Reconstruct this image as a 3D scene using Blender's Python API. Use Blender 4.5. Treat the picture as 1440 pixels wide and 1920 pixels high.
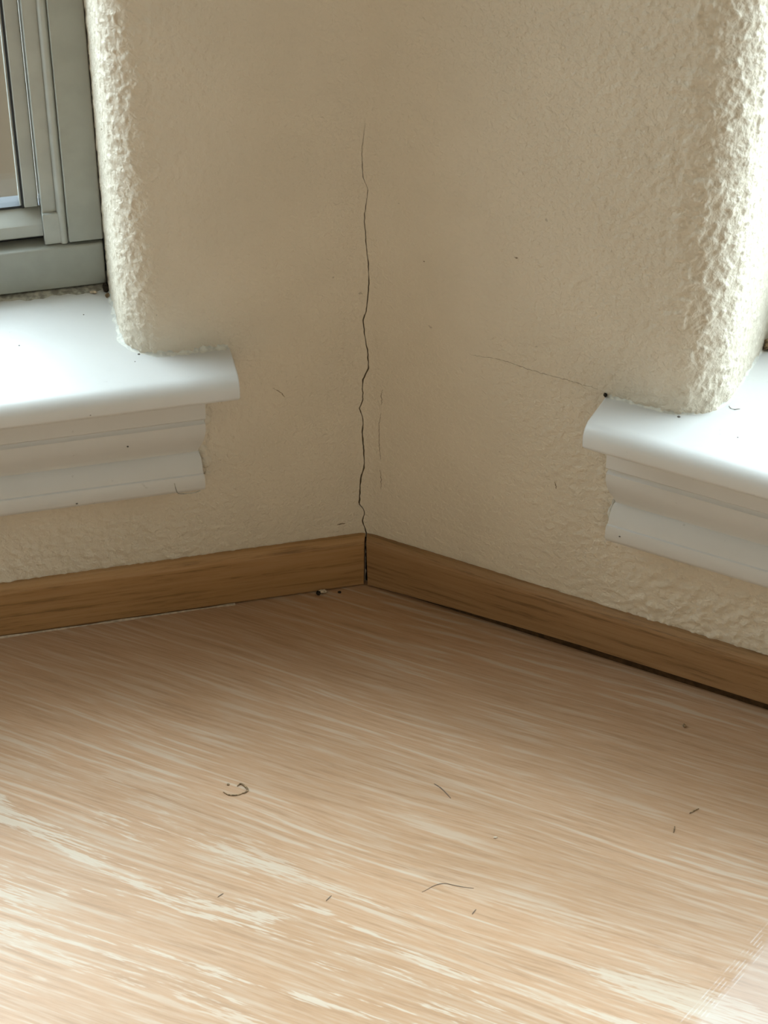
import bpy, bmesh, math, random
import numpy as np
from mathutils import Matrix, Vector

for o in list(bpy.data.objects):
    bpy.data.objects.remove(o)
scene = bpy.context.scene
COL = scene.collection
MM = 0.001
random.seed(4)

# ------------------------------------------------------------------ camera
PITCH, ROLL = 0.6522, 0.0023
cam_data = bpy.data.cameras.new('camera')
cam = bpy.data.objects.new('camera', cam_data)
COL.objects.link(cam)
cam_data.sensor_fit = 'VERTICAL'
cam_data.sensor_height = 36.0
cam_data.sensor_width = 27.0
cam_data.lens = 36.0 * 4270 / 1920
cam_data.clip_start = 0.01
cam.matrix_world = (Matrix.Translation((0.0111, -1.1286, 0.9156))
                    @ Matrix.Rotation(math.pi / 2 - PITCH, 4, 'X')
                    @ Matrix.Rotation(ROLL, 4, 'Z'))
scene.camera = cam
cam_data.dof.use_dof = True
cam_data.dof.focus_distance = 1.40
cam_data.dof.aperture_fstop = 24.0

# ------------------------------------------------------------------ sky, exposure
SKY = (0.755, 0.91, 1.05)
SKY_STRENGTH = 15.8
world = bpy.data.worlds.new('overcast_sky')
scene.world = world
world.use_nodes = True
bg = world.node_tree.nodes['Background']
bg.inputs['Color'].default_value = (*SKY, 1)
# bright hazy sky, somewhat brighter overhead than at the horizon
wn = world.node_tree
tc = wn.nodes.new('ShaderNodeTexCoord')
sx = wn.nodes.new('ShaderNodeSeparateXYZ')
wn.links.new(tc.outputs['Generated'], sx.inputs[0])
mx = wn.nodes.new('ShaderNodeMath'); mx.operation = 'MAXIMUM'
wn.links.new(sx.outputs[2], mx.inputs[0]); mx.inputs[1].default_value = 0.0
ma = wn.nodes.new('ShaderNodeMath'); ma.operation = 'MULTIPLY_ADD'
wn.links.new(mx.outputs[0], ma.inputs[0]); ma.inputs[1].default_value = SKY_STRENGTH * .40; ma.inputs[2].default_value = SKY_STRENGTH * .60
wn.links.new(ma.outputs[0], bg.inputs['Strength'])
scene.view_settings.view_transform = 'Standard'
scene.view_settings.look = 'None'
scene.view_settings.gamma = 1.0
scene.view_settings.use_curve_mapping = False
scene.view_settings.exposure = 0.0

# ------------------------------------------------------------------ plan of the bay corner
A_L, A_R = 0.2256, 0.4599             # how far each wall swings back from the picture plane
FR = {'L': (Vector((-math.cos(A_L), -math.sin(A_L), 0)), Vector((math.sin(A_L), -math.cos(A_L), 0))),
      'R': (Vector((math.cos(A_R), -math.sin(A_R), 0)), Vector((-math.sin(A_R), -math.cos(A_R), 0)))}
HALF = (A_L + A_R) / 2
# s = distance from the corner along the wall, n = distance into the room, z = height (all mm)
def W(side, s, n, z):
    u, nn = FR[side]
    return (u * s + nn * n + Vector((0, 0, z))) * MM
JAMB = {'L': 141.0, 'R': 215.5}       # where each window reveal starts
BULL = {'L': 25.0, 'R': 30.0}         # radius of the rounded reveal edge
SILL_END = {'L': 81.0, 'R': 152.0}
WIN_W = {'L': 800.0, 'R': 950.0}
HEAD = 2250.0
SILL_TOP = 188.0
WALL_END = 1300.0
CEIL = 2400.0

def portal(side):
    s0 = JAMB[side]
    d = bpy.data.lights.new('sky_portal', 'AREA')
    d.shape = 'RECTANGLE'
    d.size = WIN_W[side] * MM
    d.size_y = (HEAD - SILL_TOP) * MM
    d.cycles.is_portal = True
    o = bpy.data.objects.new('sky_portal', d)
    COL.objects.link(o)
    u, nn = FR[side]
    o.location = W(side, s0 + WIN_W[side] / 2, -135, (HEAD + SILL_TOP) / 2)
    zax = -nn                         # lamp shines along its -Z, into the room
    yax = Vector((0, 0, 1))
    xax = yax.cross(zax)
    m = Matrix((xax, yax, zax)).transposed().to_4x4()
    m.translation = o.location
    o.matrix_world = m
portal('L')
portal('R')
d = bpy.data.lights.new('sky_portal', 'AREA')  # portal for the unseen back opening added as fill light
d.shape = 'RECTANGLE'; d.size = .2; d.size_y = .3
d.cycles.is_portal = True
o = bpy.data.objects.new('sky_portal', d)
COL.objects.link(o)
o.location = (.4, -3.47, 1.15)
o.rotation_euler = (math.pi / 2, 0, 0)

# ------------------------------------------------------------------ helpers
def link(name, verts, faces, mat=None, parent=None, smooth=False, uvs=None):
    me = bpy.data.meshes.new(name)
    me.from_pydata([tuple(v) for v in verts], [], faces)
    me.update()
    o = bpy.data.objects.new(name, me)
    COL.objects.link(o)
    if mat:
        me.materials.append(mat)
    if smooth:
        me.polygons.foreach_set('use_smooth', [True] * len(me.polygons))
    if parent:
        o.parent = parent
    return o

def tag(o, label, cat=None, kind=None, group=None):
    o['label'] = label
    if cat:
        o['category'] = cat
    if kind:
        o['kind'] = kind
    if group:
        o['group'] = group
    return o

def empty(name, loc=(0, 0, 0)):
    o = bpy.data.objects.new(name, None)
    COL.objects.link(o)
    o.location = loc
    return o

def fix_normals(o):
    bm = bmesh.new()
    bm.from_mesh(o.data)
    bmesh.ops.recalc_face_normals(bm, faces=bm.faces)
    bm.to_mesh(o.data)
    bm.free()

def bevel(o, w, seg=2):
    m = o.modifiers.new('bevel', 'BEVEL')
    m.width = w * MM
    m.segments = seg
    m.limit_method = 'ANGLE'
    m.angle_limit = math.radians(40)
    o.data.polygons.foreach_set('use_smooth', [True] * len(o.data.polygons))
    m2 = o.modifiers.new('wn', 'WEIGHTED_NORMAL')
    m2.keep_sharp = True
    return o

BOXF = [(0, 1, 2, 3), (7, 6, 5, 4), (0, 4, 5, 1), (1, 5, 6, 2), (2, 6, 7, 3), (3, 7, 4, 0)]
def wbox(name, side, s, n, z, mat, parent=None, bev=0.8):
    v = [W(side, a, b, c) for c in z for (a, b) in ((s[0], n[0]), (s[1], n[0]), (s[1], n[1]), (s[0], n[1]))]
    o = link(name, v, BOXF, mat, parent)
    fix_normals(o)
    if bev:
        bevel(o, bev)
    return o

def sweep(name, side, prof, stations, mat, parent=None, smooth=True, axis='s'):
    """prof: closed list of (n,z); stations: list of functions (n,z)->(s,n,z)"""
    v, f = [], []
    k = len(prof)
    for st in stations:
        for (n, z) in prof:
            v.append(W(side, *st(n, z)))
    for i in range(len(stations) - 1):
        for j in range(k):
            a, b = i * k + j, i * k + (j + 1) % k
            f.append((a, b, b + k, a + k))
    f.append(tuple(range(k))[::-1])
    f.append(tuple((len(stations) - 1) * k + j for j in range(k)))
    o = link(name, v, f, mat, parent, smooth)
    fix_normals(o)
    return o

# --- gradient noise in numpy
_rng = np.random.RandomState(7)
_perm = np.concatenate([_rng.permutation(256)] * 3)
_g = _rng.normal(size=(256, 3))
_g /= np.linalg.norm(_g, axis=1)[:, None]
def perlin(p):
    i = np.floor(p).astype(int)
    f = p - i
    w = f * f * f * (f * (f * 6 - 15) + 10)
    i &= 255
    out = 0
    for dx in (0, 1):
        for dy in (0, 1):
            for dz in (0, 1):
                h = _perm[_perm[_perm[(i[..., 0] + dx) & 255] + ((i[..., 1] + dy) & 255)] + ((i[..., 2] + dz) & 255)] & 255
                d = _g[h]
                dot = d[..., 0] * (f[..., 0] - dx) + d[..., 1] * (f[..., 1] - dy) + d[..., 2] * (f[..., 2] - dz)
                wx = w[..., 0] if dx else 1 - w[..., 0]
                wy = w[..., 1] if dy else 1 - w[..., 1]
                wz = w[..., 2] if dz else 1 - w[..., 2]
                out = out + dot * wx * wy * wz
    return out
def sstep(a, b, x):
    t = np.clip((x - a) / (b - a), 0, 1)
    return t * t * (3 - 2 * t)

# ------------------------------------------------------------------ materials
def new_mat(name):
    m = bpy.data.materials.new(name)
    m.use_nodes = True
    nt = m.node_tree
    b = nt.nodes['Principled BSDF']
    return m, nt, b

class NT:
    def __init__(s, nt):
        s.nt = nt
    def n(s, t, **kw):
        x = s.nt.nodes.new(t)
        for k, v in kw.items():
            setattr(x, k, v)
        return x
    def l(s, a, b):
        s.nt.links.new(a, b)
    def val(s, sock, v):
        if hasattr(v, 'links'):
            s.l(v, sock)
        else:
            sock.default_value = v
    def math(s, op, a, b=0.0, c=0.0, clamp=False):
        x = s.n('ShaderNodeMath', operation=op, use_clamp=clamp)
        s.val(x.inputs[0], a); s.val(x.inputs[1], b); s.val(x.inputs[2], c)
        return x.outputs[0]
    def noise(s, vec, scale, detail=2.0, rough=0.5, dist=0.0):
        x = s.n('ShaderNodeTexNoise')
        s.l(vec, x.inputs['Vector'])
        x.inputs['Scale'].default_value = scale
        x.inputs['Detail'].default_value = detail
        x.inputs['Roughness'].default_value = rough
        x.inputs['Distortion'].default_value = dist
        return x.outputs['Fac']
    def mapping(s, vec, scale=(1, 1, 1), rot=(0, 0, 0), loc=(0, 0, 0)):
        x = s.n('ShaderNodeMapping')
        s.l(vec, x.inputs['Vector'])
        x.inputs['Scale'].default_value = scale
        x.inputs['Rotation'].default_value = rot
        x.inputs['Location'].default_value = loc
        return x.outputs[0]
    def ramp(s, f, lo, hi, a=0.0, b=1.0):
        x = s.n('ShaderNodeMapRange', interpolation_type='SMOOTHSTEP')
        s.val(x.inputs[0], f)
        for i, v in enumerate((lo, hi, a, b)):
            s.val(x.inputs[i + 1], v)
        return x.outputs[0]
    def mix(s, f, a, b, mode='MIX'):
        x = s.n('ShaderNodeMix', data_type='RGBA', blend_type=mode)
        s.val(x.inputs[0], f)
        for i, v in ((6, a), (7, b)):
            if hasattr(v, 'links'):
                s.l(v, x.inputs[i])
            else:
                x.inputs[i].default_value = (*v, 1)
        return x.outputs[2]
    def bump(s, h, strength, dist):
        x = s.n('ShaderNodeBump')
        s.l(h, x.inputs['Height'])
        x.inputs['Strength'].default_value = strength
        x.inputs['Distance'].default_value = dist
        return x.outputs[0]

def plain(name, col, rough=0.6, spec=0.4, metal=0.0, var=0.08, vscale=120.0):
    m, nt, b = new_mat(name)
    k = NT(nt)
    geo = k.n('ShaderNodeNewGeometry')
    f = k.noise(geo.outputs['Position'], vscale, 3)
    c2 = tuple(c * (1 - 2 * var) for c in col)
    k.l(k.mix(k.ramp(f, .35, .65), c2, col), b.inputs['Base Color'])
    b.inputs['Roughness'].default_value = rough
    b.inputs['Specular IOR Level'].default_value = spec
    b.inputs['Metallic'].default_value = metal
    return m

# painted plaster
def wall_paint():
    m, nt, b = new_mat('cream_wall_paint')
    k = NT(nt)
    P = k.n('ShaderNodeNewGeometry').outputs['Position']
    tone = k.noise(P, 9.0, 3, .6)
    c = k.mix(k.ramp(tone, .35, .65), (0.655, 0.570, 0.445), (0.695, 0.605, 0.475))
    speck = k.ramp(k.noise(P, 170.0, 2, .5), .775, .80)
    c = k.mix(k.math('MULTIPLY', speck, .45), c, (0.25, 0.20, 0.14))
    k.l(c, b.inputs['Base Color'])
    b.inputs['Roughness'].default_value = 0.50
    b.inputs['Specular IOR Level'].default_value = 0.35
    h = k.math('ADD', k.math('MULTIPLY', k.noise(P, 330.0, 2, .55, .6), .7), k.math('MULTIPLY', k.noise(P, 800.0, 2, .5), .3))
    k.l(k.bump(h, .9, .0014), b.inputs['Normal'])
    return m
M_WALL = wall_paint()
M_PLAIN_WALL = plain('room_wall_paint', (0.64, 0.54, 0.41), .6, .3)
M_CEIL = plain('ceiling_paint', (0.80, 0.76, 0.68), .7, .2)

def trim_paint():
    m, nt, b = new_mat('white_trim_paint')
    k = NT(nt)
    P = k.n('ShaderNodeNewGeometry').outputs['Position']
    dirt = k.ramp(k.noise(P, 150.0, 3, .6), .69, .75)
    broad = k.ramp(k.noise(P, 22.0, 4, .6), .45, .75)
    c = k.mix(k.math('MULTIPLY', broad, .18), (0.61, 0.59, 0.55), (0.49, 0.47, 0.425))
    c = k.mix(k.math('MULTIPLY', dirt, .35), c, (0.33, 0.31, 0.27))
    k.l(c, b.inputs['Base Color'])
    b.inputs['Roughness'].default_value = 0.36
    b.inputs['Specular IOR Level'].default_value = 0.5
    k.l(k.bump(k.noise(P, 260.0, 2, .5), .12, .0005), b.inputs['Normal'])
    return m
M_TRIM = trim_paint()
M_CAULK = plain('painted_caulk', (0.72, 0.69, 0.60), .5, .4, 0, .12, 300)
M_DIRTY_CAULK = plain('grimy_caulk', (0.47, 0.44, 0.37), .6, .3, 0, .25, 260)
M_FRAME = plain('window_frame_vinyl', (0.36, 0.36, 0.31), .34, .5, 0, .04, 60)
M_SASH = plain('sash_aluminium', (0.42, 0.42, 0.37), .25, .6, 0.0, .04, 60)
M_GASKET = plain('black_gasket', (0.03, 0.03, 0.03), .6, .3)
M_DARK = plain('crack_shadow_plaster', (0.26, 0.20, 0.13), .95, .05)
M_DIRT = plain('dark_dirt', (0.045, 0.035, 0.025), .9, .1, 0, .3, 500)
M_HAIR = plain('dark_hair', (0.16, 0.115, 0.085), .5, .3)
M_LEAF = plain('dry_leaf_flake', (0.36, 0.24, 0.13), .7, .2, 0, .3, 700)
M_CHIP = plain('pale_chip', (0.72, 0.58, 0.42), .6, .3, 0, .2, 700)
M_NAIL = plain('nail_hole_filler', (0.14, 0.12, 0.10), .7, .3)

def glass():
    m, nt, b = new_mat('window_glass')
    k = NT(nt)
    out = nt.nodes['Material Output']
    nt.nodes.remove(b)
    lw = k.n('ShaderNodeLayerWeight')
    lw.inputs['Blend'].default_value = 0.5
    fr = k.n('ShaderNodeMath', operation='MULTIPLY_ADD')
    k.l(k.math('POWER', lw.outputs['Facing'], 5.0), fr.inputs[0])
    fr.inputs[1].default_value = 0.8
    fr.inputs[2].default_value = 0.04
    t = k.n('ShaderNodeBsdfTransparent')
    t.inputs['Color'].default_value = (0.93, 0.95, 0.94, 1)
    g = k.n('ShaderNodeBsdfGlossy')
    g.inputs['Roughness'].default_value = 0.02
    x = k.n('ShaderNodeMixShader')
    k.l(fr.outputs[0], x.inputs[0])
    k.l(t.outputs[0], x.inputs[1])
    k.l(g.outputs[0], x.inputs[2])
    k.l(x.outputs[0], out.inputs['Surface'])
    return m
M_GLASS = glass()

# pickled oak sheet: grain runs nearly along the right wall
GRAIN = math.radians(-23.5)
def oak(name, angle, pale, tan_, streak_amt, figure):
    m, nt, b = new_mat(name)
    k = NT(nt)
    P = k.n('ShaderNodeNewGeometry').outputs['Position']
    G = k.mapping(P, (1, 1, 1), (0, 0, -angle))      # x along the grain, y across it
    warp = k.noise(k.mapping(G, (2.2, 9, 9)), 1.0, 2, .5)
    sep = k.n('ShaderNodeSeparateXYZ'); k.l(G, sep.inputs[0])
    y = k.math('ADD', sep.outputs[1], k.math('MULTIPLY', k.math('SUBTRACT', warp, .5), .028))
    comb = k.n('ShaderNodeCombineXYZ')
    k.l(sep.outputs[0], comb.inputs[0]); k.l(y, comb.inputs[1]); k.l(sep.outputs[2], comb.inputs[2])
    Q = comb.outputs[0]
    s1 = k.noise(k.mapping(Q, (12, 300, 300)), 1.0, 2, .45)          # limed growth rings
    s2 = k.noise(k.mapping(Q, (30, 620, 620)), 1.0, 3, .6)           # pores
    s3 = k.noise(k.mapping(Q, (110, 1500, 1500)), 1.0, 2, .6)        # fine fibres
    broad = k.noise(k.mapping(Q, (3.0, 16, 16)), 1.0, 3, .55)
    st = k.math('ADD', k.math('MULTIPLY', s1, .45), k.math('ADD', k.math('MULTIPLY', s2, .33), k.math('MULTIPLY', s3, .22)))
    ring = k.math('ADD', k.math('MULTIPLY', s1, .72), k.math('ADD', k.math('MULTIPLY', s2, .16), k.math('MULTIPLY', s3, .12)))
    amt = k.math('MULTIPLY', k.ramp(broad, .30, .66, .30, 1.0), streak_amt)
    f = k.math('MULTIPLY', k.ramp(ring, .51, .62), amt)
    base = k.mix(k.ramp(broad, .35, .65), tan_, tuple(min(1, c * 1.12 + .01) for c in tan_))
    base = k.mix(k.math('MULTIPLY', k.ramp(s2, .42, .70), .22), base, pale)
    dark = tuple(c * .62 for c in tan_)
    base = k.mix(k.math('MULTIPLY', k.ramp(st, .50, .35), .45 if figure else .9), base, dark)
    c = k.mix(f, base, pale)
    if figure:
        # cathedral figure: ragged limed islands within one band of the sheet
        yc = k.math('ADD', sep.outputs[1], .30)
        band = k.ramp(k.math('ABSOLUTE', yc), .10, .03)
        isl = k.noise(k.mapping(Q, (7, 55, 55), (0, 0, 0), (2.1, 3.3, 0)), 1.0, 4, .65, .4)
        isl = k.math('ADD', isl, k.math('ADD', k.math('MULTIPLY', k.math('SUBTRACT', s2, .5), .40), k.math('MULTIPLY', k.math('SUBTRACT', s3, .5), .25)))
        fi = k.math('MULTIPLY', k.ramp(isl, .555, .60), k.math('MULTIPLY', band, .68))
        c = k.mix(fi, c, tuple(min(1, x * 1.03) for x in pale))
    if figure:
        # whitened patch with a bundle of parallel pale lines along its edge
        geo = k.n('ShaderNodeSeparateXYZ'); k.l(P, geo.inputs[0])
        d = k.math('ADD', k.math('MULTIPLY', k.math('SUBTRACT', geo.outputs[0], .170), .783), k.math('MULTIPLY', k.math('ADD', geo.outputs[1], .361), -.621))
        pale_patch = k.math('MULTIPLY', k.ramp(d, -.002, .004), .22)
        c = k.mix(pale_patch, c, (0.62, 0.56, 0.53))
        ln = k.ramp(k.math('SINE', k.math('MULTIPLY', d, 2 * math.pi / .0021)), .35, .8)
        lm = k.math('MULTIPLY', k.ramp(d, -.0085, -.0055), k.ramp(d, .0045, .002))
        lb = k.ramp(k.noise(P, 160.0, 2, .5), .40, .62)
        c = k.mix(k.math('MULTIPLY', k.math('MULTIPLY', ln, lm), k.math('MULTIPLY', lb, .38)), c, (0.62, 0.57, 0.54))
    k.l(c, b.inputs['Base Color'])
    b.inputs['Roughness'].default_value = 0.42
    b.inputs['Specular IOR Level'].default_value = 0.35
    k.l(k.bump(st, .25, .0006), b.inputs['Normal'])
    return m
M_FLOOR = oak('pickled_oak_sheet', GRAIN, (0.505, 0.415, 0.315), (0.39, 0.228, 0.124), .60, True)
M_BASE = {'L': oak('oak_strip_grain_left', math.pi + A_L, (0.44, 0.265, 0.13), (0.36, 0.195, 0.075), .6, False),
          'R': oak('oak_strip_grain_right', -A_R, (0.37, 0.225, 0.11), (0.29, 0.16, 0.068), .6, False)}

# ------------------------------------------------------------------ floor, ceiling, room behind the camera
PL = W('L', WALL_END, 0, 0); PR = W('R', WALL_END, 0, 0)
plan = [Vector((0, 0, 0)), PL, Vector((-1.75, -1.1, 0)), Vector((-1.75, -3.4, 0)), Vector((1.75, -3.4, 0)), Vector((1.75, -1.35, 0)), PR]
def slab(name, z0, z1, mat, grow):
    c = Vector((0, -1.5, 0))
    pts = [p + (p - c).normalized() * grow for p in plan]
    k = len(pts)
    v = [(p.x, p.y, z) for z in (z0, z1) for p in pts]
    f = [tuple(range(k))[::-1], tuple(range(k, 2 * k))] + [(i, (i + 1) % k, (i + 1) % k + k, i + k) for i in range(k)]
    o = link(name, v, f, mat)
    fix_normals(o)
    return o
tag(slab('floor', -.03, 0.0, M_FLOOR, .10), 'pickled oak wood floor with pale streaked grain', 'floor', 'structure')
tag(slab('ceiling', CEIL * MM, CEIL * MM + .05, M_CEIL, .15), 'plain off-white ceiling of the bay room', 'ceiling', 'structure')
def flat_wall(name, a, b, label):
    d = (b - a).normalized()
    nrm = Vector((d.y, -d.x, 0))
    if nrm.dot(Vector((0, -1.5, 0)) - a) > 0:
        nrm = -nrm
    v = [p + nrm * t + Vector((0, 0, z)) for z in (0, CEIL * MM) for (p, t) in ((a, 0), (b, 0), (b, .06), (a, .06))]
    o = link(name, v, BOXF, M_PLAIN_WALL)
    fix_normals(o)
    tag(o, label, 'wall', 'structure')
flat_wall('wall_far_left', plan[1], plan[2], 'cream side wall beyond the left window')
flat_wall('wall_side_left', plan[2], plan[3], 'long cream wall on the left of the room')
FILL_OPENING = (.3, .5, 1.0, 1.3)                # unseen opening added in the back wall for fill light: x0, x1, z0, z1
def back_wall():
    y0, y1 = -3.46, -3.40
    v, f = [], []
    for (xa, xb, za, zb_) in ((-1.75, FILL_OPENING[0], 0, CEIL * MM), (FILL_OPENING[1], 1.75, 0, CEIL * MM), (FILL_OPENING[0], FILL_OPENING[1], 0, FILL_OPENING[2]), (FILL_OPENING[0], FILL_OPENING[1], FILL_OPENING[3], CEIL * MM)):
        k = len(v)
        v += [(x, y, z) for z in (za, zb_) for (x, y) in ((xa, y0), (xb, y0), (xb, y1), (xa, y1))]
        f += [tuple(i + k for i in q) for q in BOXF]
    o = link('wall_back', v, f, M_PLAIN_WALL)
    fix_normals(o)
    tag(o, 'cream wall at the back of the room with an added fill-light opening', 'wall', 'structure')
back_wall()
flat_wall('wall_side_right', plan[4], plan[5], 'long cream wall on the right of the room')
flat_wall('wall_far_right', plan[5], plan[6], 'cream side wall beyond the right window')

# ------------------------------------------------------------------ plastered walls with rounded reveal edges
R_IN = 18.0
T_IN = R_IN * math.tan(HALF)
ARC_IN = R_IN * HALF
# crack in the corner: (height mm, sideways offset mm towards the right wall, width mm)
CRACK_PX = [(236, 685.6), (274, 680), (322, 682), (341, 690.5), (390, 684), (442, 687.5), (472, 691), (506, 692), (555, 687.5),
            (574, 681), (604, 684), (630, 689), (664, 691), (686, 680), (724, 680), (742, 674), (762, 680), (791, 679), (820, 680.5),
            (845, 682.5), (864, 681), (882, 675), (920, 673), (937, 672.5), (945, 679), (955, 682), (972, 678), (987, 683), (999, 686), (1010, 686)]
cz = np.array([320.5 - (y - 240) * (320.5 - 36.9) / 760.0 for y, x in CRACK_PX])[::-1]
co = np.array([(x - 685.0) / 3.05 for y, x in CRACK_PX])[::-1]
def crack_at(z):
    o = np.interp(z, cz, co)
    o = np.where(z > cz[-1], o * np.clip(1 - (z - cz[-1]) / 40.0, 0, 1), o)
    q = np.stack([z * .35, z * 0 + 3.1, z * 0], -1)
    q2 = np.stack([z * .12, z * 0 + 8.1, z * 0], -1)
    return o + (perlin(q) * .55 + perlin(q2) * .5) * (z < cz[-1] + 10)
def crack_w(z):
    q = np.stack([z * .22, z * 0 + 17.3, z * 0], -1)
    w = np.interp(z, [0, 40, 70, 150, 200, 260, 300, 322, 326], [.9, .65, .8, .75, .62, .42, .3, .2, 0.0])
    return w * np.clip(1 + perlin(q) * 1.2, .35, 1.6)

def wall_path(side, t):
    """t = length along the wall surface from the corner -> s, n, normal (ns, nn)"""
    r = BULL[side]; sf = JAMB[side] - r
    tf = ARC_IN + (sf - T_IN); ta = tf + r * math.pi / 2
    ph = (ARC_IN - t) / R_IN
    al = (t - tf) / r
    s = np.where(t < ARC_IN, T_IN - R_IN * np.sin(ph), np.where(t < tf, T_IN + t - ARC_IN, np.where(t < ta, sf + r * np.sin(al), JAMB[side])))
    n = np.where(t < ARC_IN, R_IN * (1 - np.cos(ph)), np.where(t < tf, 0.0, np.where(t < ta, -r * (1 - np.cos(al)), -r - (t - ta))))
    ns = np.where(t < ARC_IN, np.sin(ph), np.where(t < tf, 0.0, np.where(t < ta, np.sin(al), 1.0)))
    nn = np.where(t < ARC_IN, np.cos(ph), np.where(t < tf, 1.0, np.where(t < ta, np.cos(al), 0.0)))
    return s, n, ns, nn, tf, ta

def relief(side, s, n, z):
    """height of the sprayed plaster texture in mm"""
    p = np.stack([s, n, z], -1) + (300.0 if side == 'R' else 0.0)
    wob = perlin(p / 9.0)[..., None] * np.array([1.5, 1.5, 1.5])
    a = perlin((p + wob) / 4.6)
    b = perlin((p - wob) / 2.3 + 31.0)
    c = perlin(p / 11.0 + 77.0)
    isl = sstep(-.05, .28, a + .35 * b)
    h = .26 * isl + .10 * b + .12 * c
    sf = JAMB[side] - BULL[side]
    near = sstep(.18, 1.0, np.clip(s / sf, 0, 1))
    edge = sstep(sf - 22, sf + 8, s) * sstep(-BULL[side] * 2.2, -BULL[side] * .6, n)
    d = perlin((p + wob * 1.3) / 7.5 + 11.0)
    lips = sstep(.0, .30, d + .15 * b) - .5 * sstep(.30, .5, d)
    k = 1.0 if side == 'R' else .45
    amp = .75 + 1.15 * near
    low = sstep(190, 120, z) * sstep(40, 160, s)
    return h * (amp + .3 * low) + edge * k * (.95 * lips + .10 * b)

class Patch:
    def __init__(self):
        self.v = []; self.f = []; self.n = 0
    def grid(self, side, S, N, Z, flip):
        u, nn = FR[side]
        X = (S * u.x + N * nn.x) * MM; Y = (S * u.y + N * nn.y) * MM
        V = np.stack([X, Y, Z * MM], -1)
        r, c = S.shape
        idx = np.arange(r * c).reshape(r, c) + self.n
        q = np.stack([idx[:-1, :-1], idx[:-1, 1:], idx[1:, 1:], idx[1:, :-1]], -1).reshape(-1, 4)
        if flip:
            q = q[:, ::-1]
        self.v.append(V.reshape(-1, 3)); self.f.append(q); self.n += r * c
    def build(self, name, mat):
        v = np.concatenate(self.v); f = np.concatenate(self.f)
        me = bpy.data.meshes.new(name)
        me.vertices.add(len(v)); me.vertices.foreach_set('co', v.ravel())
        me.loops.add(len(f) * 4); me.loops.foreach_set('vertex_index', f.ravel().astype(np.int32))
        me.polygons.add(len(f))
        me.polygons.foreach_set('loop_start', np.arange(len(f), dtype=np.int32) * 4)
        me.polygons.foreach_set('loop_total', np.full(len(f), 4, dtype=np.int32))
        me.update(calc_edges=True)
        me.polygons.foreach_set('use_smooth', np.ones(len(f), dtype=bool))
        me.materials.append(mat)
        o = bpy.data.objects.new(name, me)
        COL.objects.link(o)
        return o

def build_wall(side, label):
    P = Patch()
    flip = (side == 'L')
    sgn = -1.0 if side == 'L' else 1.0
    _, _, _, _, tf, ta = wall_path(side, np.zeros(1))
    def strip(ts, zs, corner=False, disp=True):
        T, Z = np.meshgrid(ts, zs)
        if corner:
            e = sgn * crack_at(Z[:, 0]) + crack_w(Z[:, 0]) / 2 - 1.2 * (Z[:, 0] > cz[-1] + 6)
            T = e[:, None] + (T - ts[0]) * ((ts[-1] - e) / (ts[-1] - ts[0]))[:, None]
        s, n, ns, nn, _, _ = wall_path(side, T)
        if disp:
            h = relief(side, s, n, Z)
        else:
            h = np.zeros_like(s)
        s, n = s + ns * h, n + nn * h
        if corner:   # turned-in lip of the crack
            P.grid(side, np.concatenate([s[:, :1], s[:, :1]], 1), np.concatenate([n[:, :1] - 4.0, n[:, :1]], 1), np.concatenate([Z[:, :1], Z[:, :1]], 1), flip)
        P.grid(side, s, n, Z, flip)
    zfine = np.arange(0, 470.1, 1.0)
    zc = np.concatenate([np.arange(470, 900, 40.0), np.arange(900, CEIL + 1, 150.0), [CEIL]])
    ts1 = np.arange(0, 41, 0.8); ts2 = np.linspace(ts1[-1], tf, int((tf - ts1[-1]) / .95))
    strip(ts1, zfine, corner=True)
    strip(ts2, zfine)
    strip(np.array([0, 3, 6, 10, 20, 40.0]), zc, corner=True, disp=False)
    strip(np.linspace(40, tf, 6), zc, disp=False)
    zup = np.arange(SILL_TOP - 6, 470.1, .85)
    tb = np.concatenate([np.linspace(tf, ta + 20, int((ta + 20 - tf) / .75)), np.linspace(ta + 20.9, ta + 84, 72)])
    strip(tb, zup)
    strip(np.concatenate([[ta + 84], [ta + 125]]), zup[::6], disp=False)
    strip(np.concatenate([np.linspace(tf, ta, 10), [ta + 40, ta + 125]]), zc, disp=False)
    # below the sill
    sf = JAMB[side] - BULL[side]
    def flat(s0, s1, z0, z1, ds, dz, disp):
        S, Z = np.meshgrid(np.linspace(s0, s1, max(2, int((s1 - s0) / ds))), np.linspace(z0, z1, max(2, int(round((z1 - z0) / dz)) + 1)))
        N = relief(side, S, S * 0, Z) if disp else S * 0
        P.grid(side, S, N, Z, flip)
    flat(sf, 330, 0, 182, .95, 1.0, True)
    far = JAMB[side] + WIN_W[side]
    flat(330, WALL_END, 0, 182, 200, 200, False)
    flat(far, WALL_END, 182, HEAD, 200, 400, False)
    flat(sf, WALL_END, HEAD, CEIL, 300, 400, False)
    # far jamb and head of the reveal
    for S, N, Z in ((np.array([[far, far], [far, far]]), np.array([[0, -140.0], [0, -140]]), np.array([[182, 182.0], [HEAD, HEAD]])),
                    (np.array([[sf, far], [sf, far]]), np.array([[0, 0], [-140.0, -140]]), np.array([[HEAD, HEAD], [HEAD, HEAD]]))):
        P.grid(side, S.astype(float), N.astype(float), Z.astype(float), flip)
    o = P.build('wall_left' if side == 'L' else 'wall_right', M_WALL)
    return tag(o, label, 'wall', 'structure')
wall_L = build_wall('L', 'cream textured plaster wall left of the cracked corner')
wall_R = build_wall('R', 'cream textured plaster wall right of the cracked corner')

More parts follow.
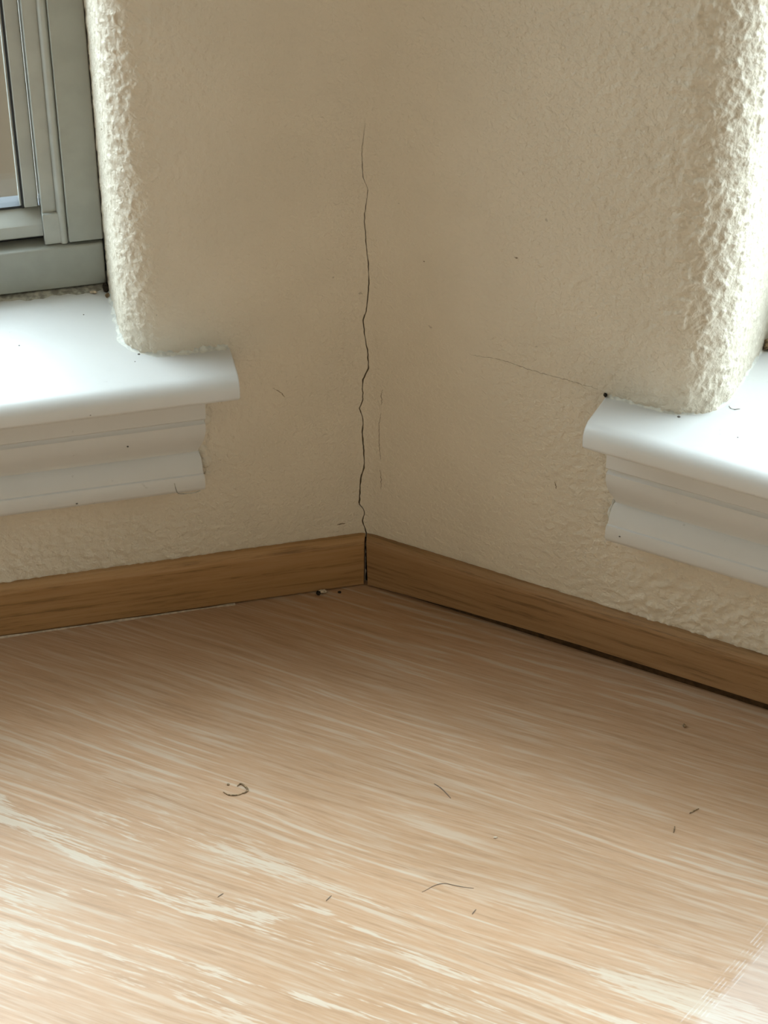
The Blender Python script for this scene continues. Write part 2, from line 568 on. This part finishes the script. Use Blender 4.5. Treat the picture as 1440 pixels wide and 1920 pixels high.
# plaster inside the corner crack, coloured dark for its shade
def bis(off, depth, z):
    # point in the corner: sideways offset, depth behind the corner line
    uL, nL = FR['L']; uR, nR = FR['R']
    b = (nL + nR).normalized(); sx = Vector((-b.y, b.x, 0))
    if sx.x < 0: sx = -sx
    return (sx * off - b * depth + Vector((0, 0, z))) * MM
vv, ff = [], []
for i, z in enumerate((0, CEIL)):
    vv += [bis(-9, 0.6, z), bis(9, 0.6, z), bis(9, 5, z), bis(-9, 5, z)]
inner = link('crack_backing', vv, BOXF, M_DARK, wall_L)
fix_normals(inner)
inner['label'] = 'plaster inside the corner crack, coloured as shade'

# ------------------------------------------------------------------ oak base strips
H_B = 38.0
K_MITRE = 1.0 / math.tan(math.pi / 2 - HALF)   # s where an offset n meets the corner bisector
def base_strip(side, label):
    t = 6.5
    prof = [(-1.5, 1.0), (3.0, 0.4), (t - 1.6, 0.4), (t - .5, 0.9), (t, 2.0), (t, H_B - 4.5), (t - .5, H_B - 2.4), (t - 2.0, H_B - .8), (t - 3.8, H_B), (-1.5, H_B)]
    gapf = (lambda z: .75 + .95 * (1 - z / H_B))
    if side == 'R':
        def lift(s):
            return 6.2 * min(1.0, max(0.0, (s - 6) / 130.0)) ** .8
    else:
        def lift(s):
            return 0.0
    ss = [0, 12, 30, 60, 100, 150, 210, 300, 500, WALL_END - 4]
    st = []
    for i, s0 in enumerate(ss):
        if i == 0:
            st.append(lambda n, z: (n * K_MITRE + gapf(z) * (.55 if side == 'L' else 1.1), n, z))
        else:
            def f(n, z, s0=s0):
                l = lift(s0)
                zz = z + l * max(0.0, 1 - z / 9.0) if z < 9 else z
                nn = n
                return (s0, nn, zz)
            st.append(f)
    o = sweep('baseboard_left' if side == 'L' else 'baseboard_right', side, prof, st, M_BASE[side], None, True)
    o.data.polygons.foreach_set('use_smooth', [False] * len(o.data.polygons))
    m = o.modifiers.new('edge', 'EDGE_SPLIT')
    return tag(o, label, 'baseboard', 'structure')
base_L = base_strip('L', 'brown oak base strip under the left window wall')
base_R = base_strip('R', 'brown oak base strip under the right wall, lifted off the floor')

M_RECESS_SHADE = plain('recess_shade', (0.085, 0.045, 0.018), .8, .2, 0, .2, 200)
wbox('recess_shade_strip', 'R', (7.0, WALL_END - 6), (-1.2, 3.6), (0.15, 7.5), M_RECESS_SHADE, base_R, 0)  # dark recessed strip painted as shade under the lifted base strip
wbox('joint_shade_filler', 'R', (-2.6, 3.4), (-1.0, 1.2), (0.2, H_B - 3.0), plain('joint_shadow', (0.02, 0.012, 0.008), .9, .1), base_R, 0)  # near-black filler gives the open mitre its shade
# pale caulk bead where the left strip meets the floor
vv, ff = [], []
xs = np.linspace(86, 700, 160)
for s in xs:
    w = .75 + .35 * math.sin(s * .13) * math.sin(s * .041 + 1)
    for a in range(4):
        th = a / 3 * math.pi / 2
        vv.append(W('L', s, 6.4 + w * 1.1 * math.cos(th), .05 + w * math.sin(th)))
for i in range(len(xs) - 1):
    for a in range(3):
        ff.append((i * 4 + a, i * 4 + a + 1, i * 4 + a + 5, i * 4 + a + 4))
bead = link('caulk_bead', vv, ff, plain('pale_bead', (.50, .38, .27), .6, .3, 0, .15, 300), base_L, True)
bead['label'] = 'thin pale caulk line along the floor'

# ------------------------------------------------------------------ window sills with moulded aprons
def sill(side, name, label):
    root = empty(name, W(side, SILL_END[side], 0, 96))
    tag(root, label, 'window sill', 'structure')
    e0 = SILL_END[side]; e1 = JAMB[side] + WIN_W[side] + 60
    inv = Matrix.Translation(root.location).inverted()
    zt, zb, nf = SILL_TOP, 172.3, 34.0
    top = [(nf - 8 + 8 * math.sin(a), zt - 8 + 8 * math.cos(a)) for a in np.linspace(0, math.pi / 2, 9)]
    bot = [(nf - 3.2 + 3.2 * math.cos(a), zb + 3.2 - 3.2 * math.sin(a)) for a in np.linspace(0, math.pi / 2, 4)]
    prof = [(-1.0, zt), (3.0, zt), (9.0, zt)] + top + bot + [(6, zb), (-1.0, zb)]
    def sq(d):      # slight rounding of the end edges
        c_n, c_z = 17.0, (zt + zb) / 2
        def f(n, z, d=d):
            k = d
            return (n - c_n) * (1 - k / 18.0) + c_n if n > 0 else n, (z - c_z) * (1 - k / 13.0) + c_z
        return f
    st = []
    for s, d in ((e0, 1.1), (e0 + .35, .45), (e0 + 1.2, 0.0)):
        g = sq(d)
        st.append(lambda n, z, s=s, g=g: (s, *g(n, z)))
    sf = JAMB[side] - BULL[side]
    def back(s):    # past the rounded wall edge the board runs back to the window frame
        return lambda n, z: (s, -102.0 if n < 0 else n, z)
    st.append(lambda n, z: (sf - 4, n, z))
    st.append(back(sf - 4))
    for s in list(np.linspace(sf + 20, sf + 300, 9)) + [JAMB[side] + WIN_W[side]]:
        st.append(back(s))
    s_far = JAMB[side] + WIN_W[side]
    st.append(lambda n, z: (s_far, n, z))
    st.append(lambda n, z: (e1, n, z))
    b = sweep('sill_board', side, prof, st, M_TRIM, root)
    rr = BULL[side]
    m = b.modifiers.new('edge', 'EDGE_SPLIT'); m.split_angle = math.radians(35)
    # apron: ogee moulding with a returned end
    ap = [(0.0, 172.2), (14.0, 172.2), (14.0, 149.6), (13.2, 148.6), (12.0, 147.6), (12.5, 146.4), (13.5, 145.4), (13.5, 141.0), (12.6, 136.0), (10.6, 130.6),
          (8.0, 125.8), (6.5, 122.8), (6.3, 121.4), (7.3, 120.6), (8.8, 117.4), (10.6, 113.6), (11.6, 110.6), (11.8, 109.0), (12.7, 108.4),
          (13.2, 106.5), (13.2, 99.6), (12.4, 97.2), (11.0, 96.2), (0.0, 96.2)]
    a0 = e0 + (18.0 if side == 'L' else 8.0)
    a1 = e1 - 18
    v, f = [], []
    k = len(ap)
    for s, mode in ((a0, 0), (a0, 1), (a0 + 40, 2), (a0 + 160, 2), (a1, 2)):
        for (n, z) in ap:
            d = 14.0 - n + max(0.0, min(1.0, (118 - z) / 8.0)) * 3.0
            if mode == 0:
                v.append(W(side, s + d * .62, 0.0, z))
            elif mode == 1:
                v.append(W(side, s + d * .62, n, z))
            else:
                v.append(W(side, s, n, z))
    for i in range(4):
        for j in range(k - 1):
            f.append((i * k + j, i * k + j + 1, (i + 1) * k + j + 1, (i + 1) * k + j))
    f.append(tuple(4 * k + j for j in range(k)))
    a = link('apron', v, f, M_TRIM, root, True)
    fix_normals(a)
    m = a.modifiers.new('edge', 'EDGE_SPLIT'); m.split_angle = math.radians(38)
    # lumpy painted caulk between wall and horn of the sill
    def bead_line(nm, pts, w, mat, seed, up=True):
        vv, ff = [], []
        rnd = random.Random(seed)
        ph = rnd.random() * 9
        for i, (s, n, z, ds, dn) in enumerate(pts):
            ww = w * (1 + .35 * math.sin(i * .9 + ph) * math.sin(i * .37 + 2 * ph) + .2 * (rnd.random() - .5))
            for q in range(5):
                th = q / 4 * math.pi / 2
                r1, r2 = ww * (1 - math.sin(th)), ww * (1 - math.cos(th))
                vv.append(W(side, s + ds * r1, n + dn * r1, z + r2))
        for i in range(len(pts) - 1):
            for q in range(4):
                ff.append((i * 5 + q, i * 5 + q + 1, i * 5 + q + 6, i * 5 + q + 5))
        return link(nm, vv, ff, mat, root, True)
    pts = [(s, .1, zt - .1, 0, 1) for s in np.linspace(e0 + 1, sf, 40)]
    for al in np.linspace(0.05, math.pi / 2, 14):
        pts.append((sf + rr * math.sin(al), -rr * (1 - math.cos(al)), zt - .1, math.sin(al), math.cos(al)))
    for n in np.linspace(-rr - 3, -84, 30):
        pts.append((JAMB[side], n, zt - .1, 1, 0))
    bead_line('caulk', pts, 2.6 if side == 'L' else 1.6, M_CAULK, 3 if side == 'L' else 8)
    for ch in list(root.children):
        ch.matrix_parent_inverse = inv
    return root, a0
trim_L, apron_L = sill('L', 'trim_1', 'white painted window sill with moulded apron on the left wall')
trim_R, apron_R = sill('R', 'trim_2', 'brightly lit white window sill with moulded apron on the right wall')

# ------------------------------------------------------------------ windows
def window(side, name, label, nb, slim=False):
    J = JAMB[side]; far = J + WIN_W[side]
    root = empty(name, W(side, J, nb, SILL_TOP))
    tag(root, label, 'window', 'structure')
    B = lambda nm, s, n, z, mat, bev=.8: wbox(nm, side, s, (nb + n[0], nb + n[1]), z, mat, root, bev)
    z0 = SILL_TOP + 2.2
    B('frame_sill_rail', (J + 1.1, far), (-40, 0), (z0, 218.6), M_FRAME, 1.2)
    B('frame_jamb', (J + .6, J + 21), (-40, -.6), (220.6, HEAD), M_FRAME, 1.0)
    B('frame_jamb', (far - 21, far), (-40, -1), (220.6, HEAD), M_FRAME, 1.0)
    B('frame_head', (J, far), (-40, -.4), (HEAD - 28, HEAD + 2), M_FRAME, 1.0)
    B('frame_track', (J, far), (-38, -14), (216, 222), M_GASKET, 0)
    if slim:
        B('frame_stile', (J + 21, J + 27), (-34, -14), (219.2, HEAD - 26), M_SASH, .9)
        B('frame_bottom_bead', (J + 21, far - 22), (-34, -14), (218.6, 226), M_SASH, .9)
        B('pane', (J + 26, far - 20), (-26, -22), (222.2, HEAD - 30), M_GLASS, 0)
        inv = Matrix.Translation(root.location).inverted()
        for ch in list(root.children):
            ch.matrix_parent_inverse = inv
        return root
    # rounded sash edge beside the jamb
    c_s, c_n, r = J + 23.6, nb - 5.6, 3.4
    v, f = [], []
    ang = np.linspace(-.3, math.pi + .3, 14)
    for z in (219.4, HEAD - 26):
        for a in ang:
            v.append(W(side, c_s - r * math.cos(a) * .85, c_n + r * math.sin(a), z))
    for i in range(13):
        f.append((i, i + 1, i + 15, i + 14))
    f += [tuple(range(14)), tuple(range(14, 28))]
    e = link('sash_edge', v, f, M_SASH, root, True)
    fix_normals(e)
    m = e.modifiers.new('edge', 'EDGE_SPLIT'); m.split_angle = math.radians(60)
    B('sash_stile', (J + 26, J + 35), (-34, -6.2), (219.2, HEAD - 26), M_SASH, .9)
    B('stop_block', (J + 22.2, J + 35.2), (-12, -3.4), (219.2, 239.5), M_SASH, .7)
    B('glazing_bead', (J + 36.2, J + 44.6), (-30, -12.5), (240.5, HEAD - 40), M_SASH, .9)
    B('gasket', (J + 44.6, J + 45.6), (-28, -13.5), (240, HEAD - 40), M_GASKET, 0)
    B('gasket_lip', (J + 45.8, J + 46.9), (-26, -15.5), (240, HEAD - 40), M_SASH, .2)
    # lower sash rail with a sloping shiny ledge
    prof = [(-30, 223.4), (-7.6, 223.4), (-7.0, 224.2), (-7.0, 231.6), (-7.8, 232.4), (-15.5, 239.0), (-16.2, 239.4), (-30, 239.4)]
    o = sweep('sash_rail', side, [(nb + n, z) for n, z in prof],
              [lambda n, z: (J + 35.4, n, z), lambda n, z: (far - 22, n, z)], M_SASH, root, False)
    B('rail_gasket', (J + 36, far - 22), (-28, -15.2), (239.4, 240.9), M_GASKET, 0)
    B('pane', (J + 46, far - 24), (-22, -18), (240.2, HEAD - 30), M_GLASS, 0)
    B('sash_stile', (far - 60, far - 22), (-34, -6.2), (219.2, HEAD - 26), M_SASH, .9)
    B('sash_head', (J + 26, far - 22), (-34, -6.8), (HEAD - 60, HEAD - 27), M_SASH, .9)
    inv = Matrix.Translation(root.location).inverted()
    for ch in list(root.children):
        ch.matrix_parent_inverse = inv
    return root
win_L = window('L', 'window_1', 'grey framed sliding window above the left sill', -82.0)
win_R = window('R', 'window_2', 'grey framed window at the right edge, mostly out of view', -98.0, True)

# ------------------------------------------------------------------ outdoors
def plane(name, pts, mat, label, cat):
    o = link(name, pts, [(0, 1, 2, 3)], mat)
    tag(o, label, cat, 'structure')
    return o
M_GROUND = plain('tan_patio', (0.20, 0.155, 0.115), .9, .1, 0, .1, 3)
v = [Vector((x, y, z)) for z in (-1.3, -1.2) for (x, y) in ((-9, -8), (9, -8), (9, 9), (-9, 9))]
g = link('ground', v, BOXF, M_GROUND); fix_normals(g)
tag(g, 'tan ground outside below the windows', 'ground', 'structure')

M_STUCCO = plain('tan_stucco', (0.115, 0.09, 0.062), .9, .1, 0, .08, 4)
uL_, nL_ = FR['L']
c0 = -nL_ * .52  # invented low wall, added outside to keep the left pane view dim
vv = []
for z in (-1.2, .20):
    for (a, b) in ((-.4, 0), (1.5, 0), (1.5, -.12), (-.4, -.12)):
        p = c0 + uL_ * a + nL_ * b
        vv.append((p.x, p.y, z))
nb_ = link('pane_dimming_wall', vv, BOXF, M_STUCCO); fix_normals(nb_)
tag(nb_, 'low tan stucco wall added to keep the left pane view dim', 'wall', 'structure')
# ------------------------------------------------------------------ small cracks and marks on the walls
def tube(name, pts, rad, mat, parent=None, taper=True, sides=6):
    """pts: world points (Vector, metres); rad in mm"""
    v, f = [], []
    k = len(pts)
    for i, p in enumerate(pts):
        d = (pts[min(i + 1, k - 1)] - pts[max(i - 1, 0)]).normalized()
        a = d.orthogonal().normalized(); b = d.cross(a)
        t = i / (k - 1)
        r = rad * MM * ((.35 + .65 * math.sin(math.pi * min(max(t, .04), .96)) ** .5) if taper else 1)
        for q in range(sides):
            th = 2 * math.pi * q / sides
            v.append(p + a * r * math.cos(th) + b * r * math.sin(th))
    for i in range(k - 1):
        for q in range(sides):
            f.append((i * sides + q, i * sides + (q + 1) % sides, (i + 1) * sides + (q + 1) % sides, (i + 1) * sides + q))
    f.append(tuple(range(sides))[::-1]); f.append(tuple((k - 1) * sides + q for q in range(sides)))
    return link(name, v, f, mat, parent, True)

def smooth_path(pts, n, jit=0.0, seed=1):
    """Catmull-Rom through a list of tuples"""
    rnd = random.Random(seed)
    P = [Vector(p) for p in pts]
    P = [P[0] * 2 - P[1]] + P + [P[-1] * 2 - P[-2]]
    out = []
    for i in range(1, len(P) - 2):
        for j in range(n):
            t = j / n
            a, b, c, d = P[i - 1], P[i], P[i + 1], P[i + 2]
            out.append(.5 * ((2 * b) + (c - a) * t + (2 * a - 5 * b + 4 * c - d) * t * t + (3 * b - a - 3 * c + d) * t ** 3))
    out.append(P[-2])
    if jit:
        out = [p + Vector([(rnd.random() - .5) * jit for _ in p]) for p in out]
    return out

M_HAIRLINE = plain('hairline_crack_grey', (0.40, 0.33, 0.24), .9, .1, 0, .2, 500)
M_MARK = plain('scuff_mark_brown', (0.36, 0.28, 0.19), .9, .1, 0, .2, 500)
def surf(side, s, z, lift=0.0):
    n = float(relief(side, np.array([s]), np.array([0.0]), np.array([z]))[0])
    if s < T_IN:
        n += R_IN - math.sqrt(max(0, R_IN ** 2 - (T_IN - s) ** 2))
    return W(side, s, n + lift, z)
def wall_line(name, side, pts, rad, mat, parent, n=8, jit=.5, seed=2):
    q = smooth_path([(a, b, 0) for a, b in pts], n, jit, seed)
    return tube(name, [surf(side, p.x, p.y, -rad * .35) for p in q], rad, mat, parent, True, 5)
wall_line('hairline_crack', 'R', [(67.1, 191.1), (73.8, 191.6), (87.2, 193.0), (102.2, 192.0), (110.5, 191.6), (123.7, 191.9), (135.1, 191.7), (150.5, 191.0)], .22, M_HAIRLINE, wall_R, 8, .7)
wall_line('seam_crack', 'R', [(11.1, 149.5), (10.4, 143.5), (10.8, 137.8)], .34, M_HAIRLINE, wall_R, 8, .8, 5)
wall_line('seam_crack', 'R', [(10.1, 131.8), (9.0, 123.6), (9.0, 113.7), (9.4, 103.9), (9.8, 97.2)], .32, M_HAIRLINE, wall_R, 8, .6, 6)
wall_line('seam_crack', 'R', [(9.8, 89.9), (10.5, 84.0), (10.1, 74.9)], .34, M_HAIRLINE, wall_R, 8, .8, 7)
wall_line('scratch_mark', 'R', [(124.2, 118.5), (124.9, 116), (125.4, 113.5)], .42, M_MARK, wall_R, 4, .5)
wall_line('scratch_mark', 'R', [(92.8, 263.0), (93.7, 262.6), (94.8, 262.9)], .7, M_MARK, wall_R, 4, .3)
wall_line('scratch_mark', 'R', [(36.8, 245.2), (37.8, 245.0)], .5, M_MARK, wall_R, 4, .2)
wall_line('scratch_mark', 'L', [(56.2, 155.3), (52.1, 152.0), (49.0, 147.7)], .34, M_MARK, wall_L, 6, .5)
wall_line('scratch_mark', 'L', [(18.5, 46.6), (15.9, 47.1), (13.5, 46.8)], .6, M_MARK, wall_L, 4, .3)

# ------------------------------------------------------------------ dirt, nails and caulk round the sills
def lump(name, centre, size, mat, parent=None, seed=1, sub=2, rough=.35):
    """irregular pebble-like mesh: centre world metres, size mm (x,y,z)"""
    bm = bmesh.new()
    bmesh.ops.create_icosphere(bm, subdivisions=sub, radius=1.0)
    co_ = np.array([v.co for v in bm.verts])
    h = 1 + rough * perlin(co_ * 1.3 + seed * 7.7) + rough * .6 * perlin(co_ * 3.1 + seed * 3.1)
    for v, k in zip(bm.verts, h):
        v.co = Vector((v.co.x * size[0] * k, v.co.y * size[1] * k, v.co.z * size[2] * k)) * MM / 2 + Vector(centre)
    me = bpy.data.meshes.new(name)
    bm.to_mesh(me); bm.free()
    me.materials.append(mat)
    o = bpy.data.objects.new(name, me)
    COL.objects.link(o)
    if parent:
        o.parent = parent
        o.matrix_parent_inverse = Matrix.Translation(parent.location).inverted()
    return o
def adopt(o, parent):
    o.parent = parent
    o.matrix_parent_inverse = Matrix.Translation(parent.location).inverted()
    return o

# nail heads and filled holes in the painted trim
for (s_, n_, z_, r_) in ((133.5, -4.0, 188.0, 1.6), (136.7, 3.1, 188.0, .8), (167.1, 33.6, 176.0, 1.2), (178.5, 13.2, 99.8, 1.4), (145.7, 13.0, 136.0, 1.2), (159.5, -53.5, 188.0, .9), (200.1, -28.3, 188.0, 1.0)):
    lump('nail_hole', W('L', s_, n_, z_), (r_, r_, r_ * .6), M_NAIL, trim_L, int(s_))
for (s_, n_, z_, r_) in ((196.0, 1.0, 188.0, 1.8), (171.4, 13.2, 103.4, 1.2), (228.0, 33.4, 178.0, 1.0), (232.0, 5.0, 188.0, .9)):
    lump('nail_hole', W('R', s_, n_, z_), (r_, r_, r_ * .6), M_NAIL, trim_R, int(s_))
# split corner of the left apron
g1 = smooth_path([(119.8, 105.2), (119.1, 100.4), (117.4, 97.0), (109.7, 96.2), (104.5, 97.0)], 5)
adopt(tube('split_line', [W('L', p[0], 13.15, p[1]) for p in [Vector((q.x, q.y)) for q in [Vector((a.x, a.y, 0)) if len(a) > 2 else Vector((a[0], a[1], 0)) for a in g1]]], .28, M_DIRTY_CAULK, None, False, 5), trim_L)
# lumpy paint and caulk at the returned end of each apron
def end_caulk(side, a0, root, amount, seed):
    rnd = random.Random(seed)
    pts = []
    for z in np.linspace(171, 100, 40):
        pts.append((a0 - .4 + 3.0 * max(0, 1 - abs(z - 122) / 14), z))
    v, f = [], []
    for i, (s0, z) in enumerate(pts):
        w = amount * (1.0 + .7 * math.sin(i * .8 + seed) * math.sin(i * .31) + .5 * (rnd.random() - .5))
        for q in range(6):
            th = q / 5 * math.pi
            v.append(W(side, s0 - w * math.cos(th) * 1.1, .1 + w * .9 * math.sin(th), z))
    for i in range(len(pts) - 1):
        for q in range(5):
            f.append((i * 6 + q, i * 6 + q + 1, i * 6 + q + 7, i * 6 + q + 6))
    o = link('end_caulk', v, f, M_WALL if side == 'L' else M_CAULK, root, True)
    adopt(o, root)
end_caulk('L', apron_L, trim_L, 2.3, 3)
end_caulk('R', apron_R, trim_R, .8, 9)

# grimy caulk under the left window frame
def frame_caulk(side, nb, root, s0, s1):
    v, f = [], []
    ss = np.linspace(s0, s1, 110)
    for i, s in enumerate(ss):
        w = 5.0 + 1.2 * math.sin(s * .21) + .8 * math.sin(s * .63 + 1)
        h = 1.15 + .35 * math.sin(s * .17 + 2) + .2 * math.sin(s * .9)
        for q in range(6):
            t = q / 5
            v.append(W(side, s, nb - 3 + (w + 3) * t, SILL_TOP - .2 + (h + .2) * (1 - t ** 2.2)))
    for i in range(len(ss) - 1):
        for q in range(5):
            f.append((i * 6 + q, i * 6 + q + 1, i * 6 + q + 7, i * 6 + q + 6))
    adopt(link('frame_caulk', v, f, M_DIRTY_CAULK, root, True), root)
frame_caulk('L', -82.0, win_L, 143, 420)
frame_caulk('R', -98.0, win_R, 217, 520)
wbox('frame_backing', 'L', (JAMB['L'] - 4, JAMB['L'] + 6), (-118, -88), (186, 2240), M_GASKET, None, 0)  # black box added behind the frame edge to block daylight leaks
adopt(bpy.data.objects['frame_backing'], win_L)

dirt = lump('dirt_gap_lump', W('L', 143.0, -77.0, 190.2), (4.6, 5.4, 5.6), M_DIRT, None, 5, 3, .6)
tag(dirt, 'dark dirt clump in the corner of the left window frame', 'dirt')
dirt2 = lump('dirt_gap_lump', W('L', 143.2, -70.6, 188.9), (2.6, 3.4, 2.0), M_LEAF, None, 8, 3, .6)
tag(dirt2, 'small brown dirt crumb on the left sill beside the jamb', 'dirt')
dirt3 = lump('dirt_gap_lump', W('L', 151.0, -75.6, 189.2), (4.2, 2.0, 1.6), M_CHIP, None, 11, 3, .6)
tag(dirt3, 'tan flake on the grimy caulk under the left window', 'dirt')
dirt4 = lump('dirt_gap_lump', W('R', 218.8, -87.0, 191.2), (7.0, 7.0, 7.4), M_LEAF, None, 3, 3, .6)
tag(dirt4, 'grey-brown dirt clump at the right edge on the bright sill', 'dirt')
gap_lump = lump('dirt_gap_lump', W('R', 152.0, 1.2, 189.4), (2.2, 2.0, 3.0), M_DIRT, None, 13, 2, .6)  # dark lump standing in for the dark gap at the sill end
tag(gap_lump, 'tiny dark lump in place of the gap at the back corner of the right sill end', 'dirt')

# ------------------------------------------------------------------ bits lying on the floor
def fpath(pts, rad, n=6):
    return [Vector((p.x * MM, p.y * MM, rad * MM)) for p in smooth_path([(a, b, 0) for a, b in pts], n)]
def hair(pts, rad, label, cat='hair', name='hair', mat=None):
    o = tube(name, fpath(pts, rad), rad, mat or M_HAIR, None, True, 6)
    return tag(o, label, cat)
hair([(40.2, -186.3), (43.2, -188.9), (46.2, -192.8), (49.4, -197.9)], .26, 'short curved dark hair on the middle of the floor')
hair([(32.2, -270.2), (35.1, -268.2), (38.3, -265.8), (41.8, -264.2), (45.3, -263.8), (48.2, -264.6), (54.0, -266.2), (60.4, -267.3)], .18, 'long thin arched hair low in the middle of the floor')
hair([(59.0, -286.2), (61.2, -282.7)], .26, 'tiny dark fibre just below the long arched hair', 'fibre', 'fibre')
hair([(-78.6, -274.2), (-75.8, -271.6)], .26, 'tiny dark fibre on the pale streaks left of centre', 'fibre', 'fibre')
hair([(-19.8, -276.8), (-17.0, -273.0)], .26, 'tiny dark fibre beside the large pale patch of grain', 'fibre', 'fibre')
hair([(184.0, -209.8), (187.3, -207.3), (189.6, -206.0)], .42, 'short tan sliver on the floor near the right edge', 'splinter', 'splinter', M_LEAF)
hair([(173.5, -225.0), (174.6, -220.0)], .34, 'upright tan sliver below the curved one at right', 'splinter', 'splinter', M_LEAF)
tag(lump('floor_crumb', (.1884, -.1376, .0008), (2.0, 2.8, 1.7), M_LEAF, None, 21), 'dark crumb on the floor near the right base strip', 'crumb')
tag(lump('floor_crumb', (.0737, -.2290, .0004), (2.2, 1.3, .9), M_CHIP, None, 22), 'tiny ochre speck on the middle right of the floor', 'crumb')
tag(lump('floor_crumb', (-.0169, -.0142, .0007), (2.4, 1.6, 1.5), M_DIRT, None, 23), 'small dark crumb at the left base strip beside the pale chip', 'crumb')
# pale chip wedged against the left strip: a bright flake on a dark crumb
chip = empty('paint_chip', (-.0283, -.0150, 0))
tag(chip, 'pale chip with a dark end against the left base strip', 'chip')
adopt(lump('flake', (-.0275, -.0149, .0019), (5.2, 2.6, 2.4), M_CHIP, None, 31, 3, .5), chip)
adopt(lump('dark_end', (-.0303, -.0158, .0014), (3.0, 2.6, 2.8), M_DIRT, None, 32, 3, .5), chip)
# curled dry leaf flake
leaf = empty('leaf_flake', (-.0722, -.1925, 0))
tag(leaf, 'curled dry leaf flake left of centre on the floor', 'leaf')
def crescent(name, pts, wid, hgt, mat):
    q = smooth_path([(a, b, 0) for a, b in pts], 7)
    v, f = [], []
    k = len(q)
    for i, p in enumerate(q):
        d = (q[min(i + 1, k - 1)] - q[max(i - 1, 0)]).normalized()
        nrm = Vector((-d.y, d.x, 0))
        t = i / (k - 1)
        w = wid * (math.sin(math.pi * min(max(t, .03), .97)) ** .7)
        for (a, z) in ((-.5, .15), (-.35, hgt), (0, hgt * 1.25), (.4, hgt * .7), (.5, .1)):
            v.append(((p + nrm * w * a) * MM + Vector((0, 0, z * MM))))
    for i in range(k - 1):
        for j in range(4):
            f.append((i * 5 + j, i * 5 + j + 1, i * 5 + j + 6, i * 5 + j + 5))
        f.append((i * 5 + 4, i * 5, i * 5 + 5, i * 5 + 9))
    o = link(name, v, f, mat, None, True)
    fix_normals(o)
    return adopt(o, leaf)
crescent('blade', [(-80.1, -193.6), (-76.6, -195.8), (-72.1, -195.8), (-68.2, -194.0)], 1.2, .6, M_LEAF)
crescent('curl', [(-72.4, -189.0), (-70.6, -186.8), (-67.4, -189.6), (-66.4, -192.4), (-68.5, -194.9)], 1.3, .9, M_LEAF)
tag(lump('floor_crumb', (-.0777, -.1875, .0005), (1.6, 1.3, 1.1), M_LEAF, None, 25), 'tiny brown speck just above the curled leaf flake', 'crumb')
hs = tube('hair', [W('R', a, b, 188.25) for a, b in ((217.5, -21.5), (219.0, -19.6), (221.5, -19.4), (224.0, -21.5))], .22, M_HAIR, None, True, 6)
tag(hs, 'short curved hair on the bright right sill', 'hair')
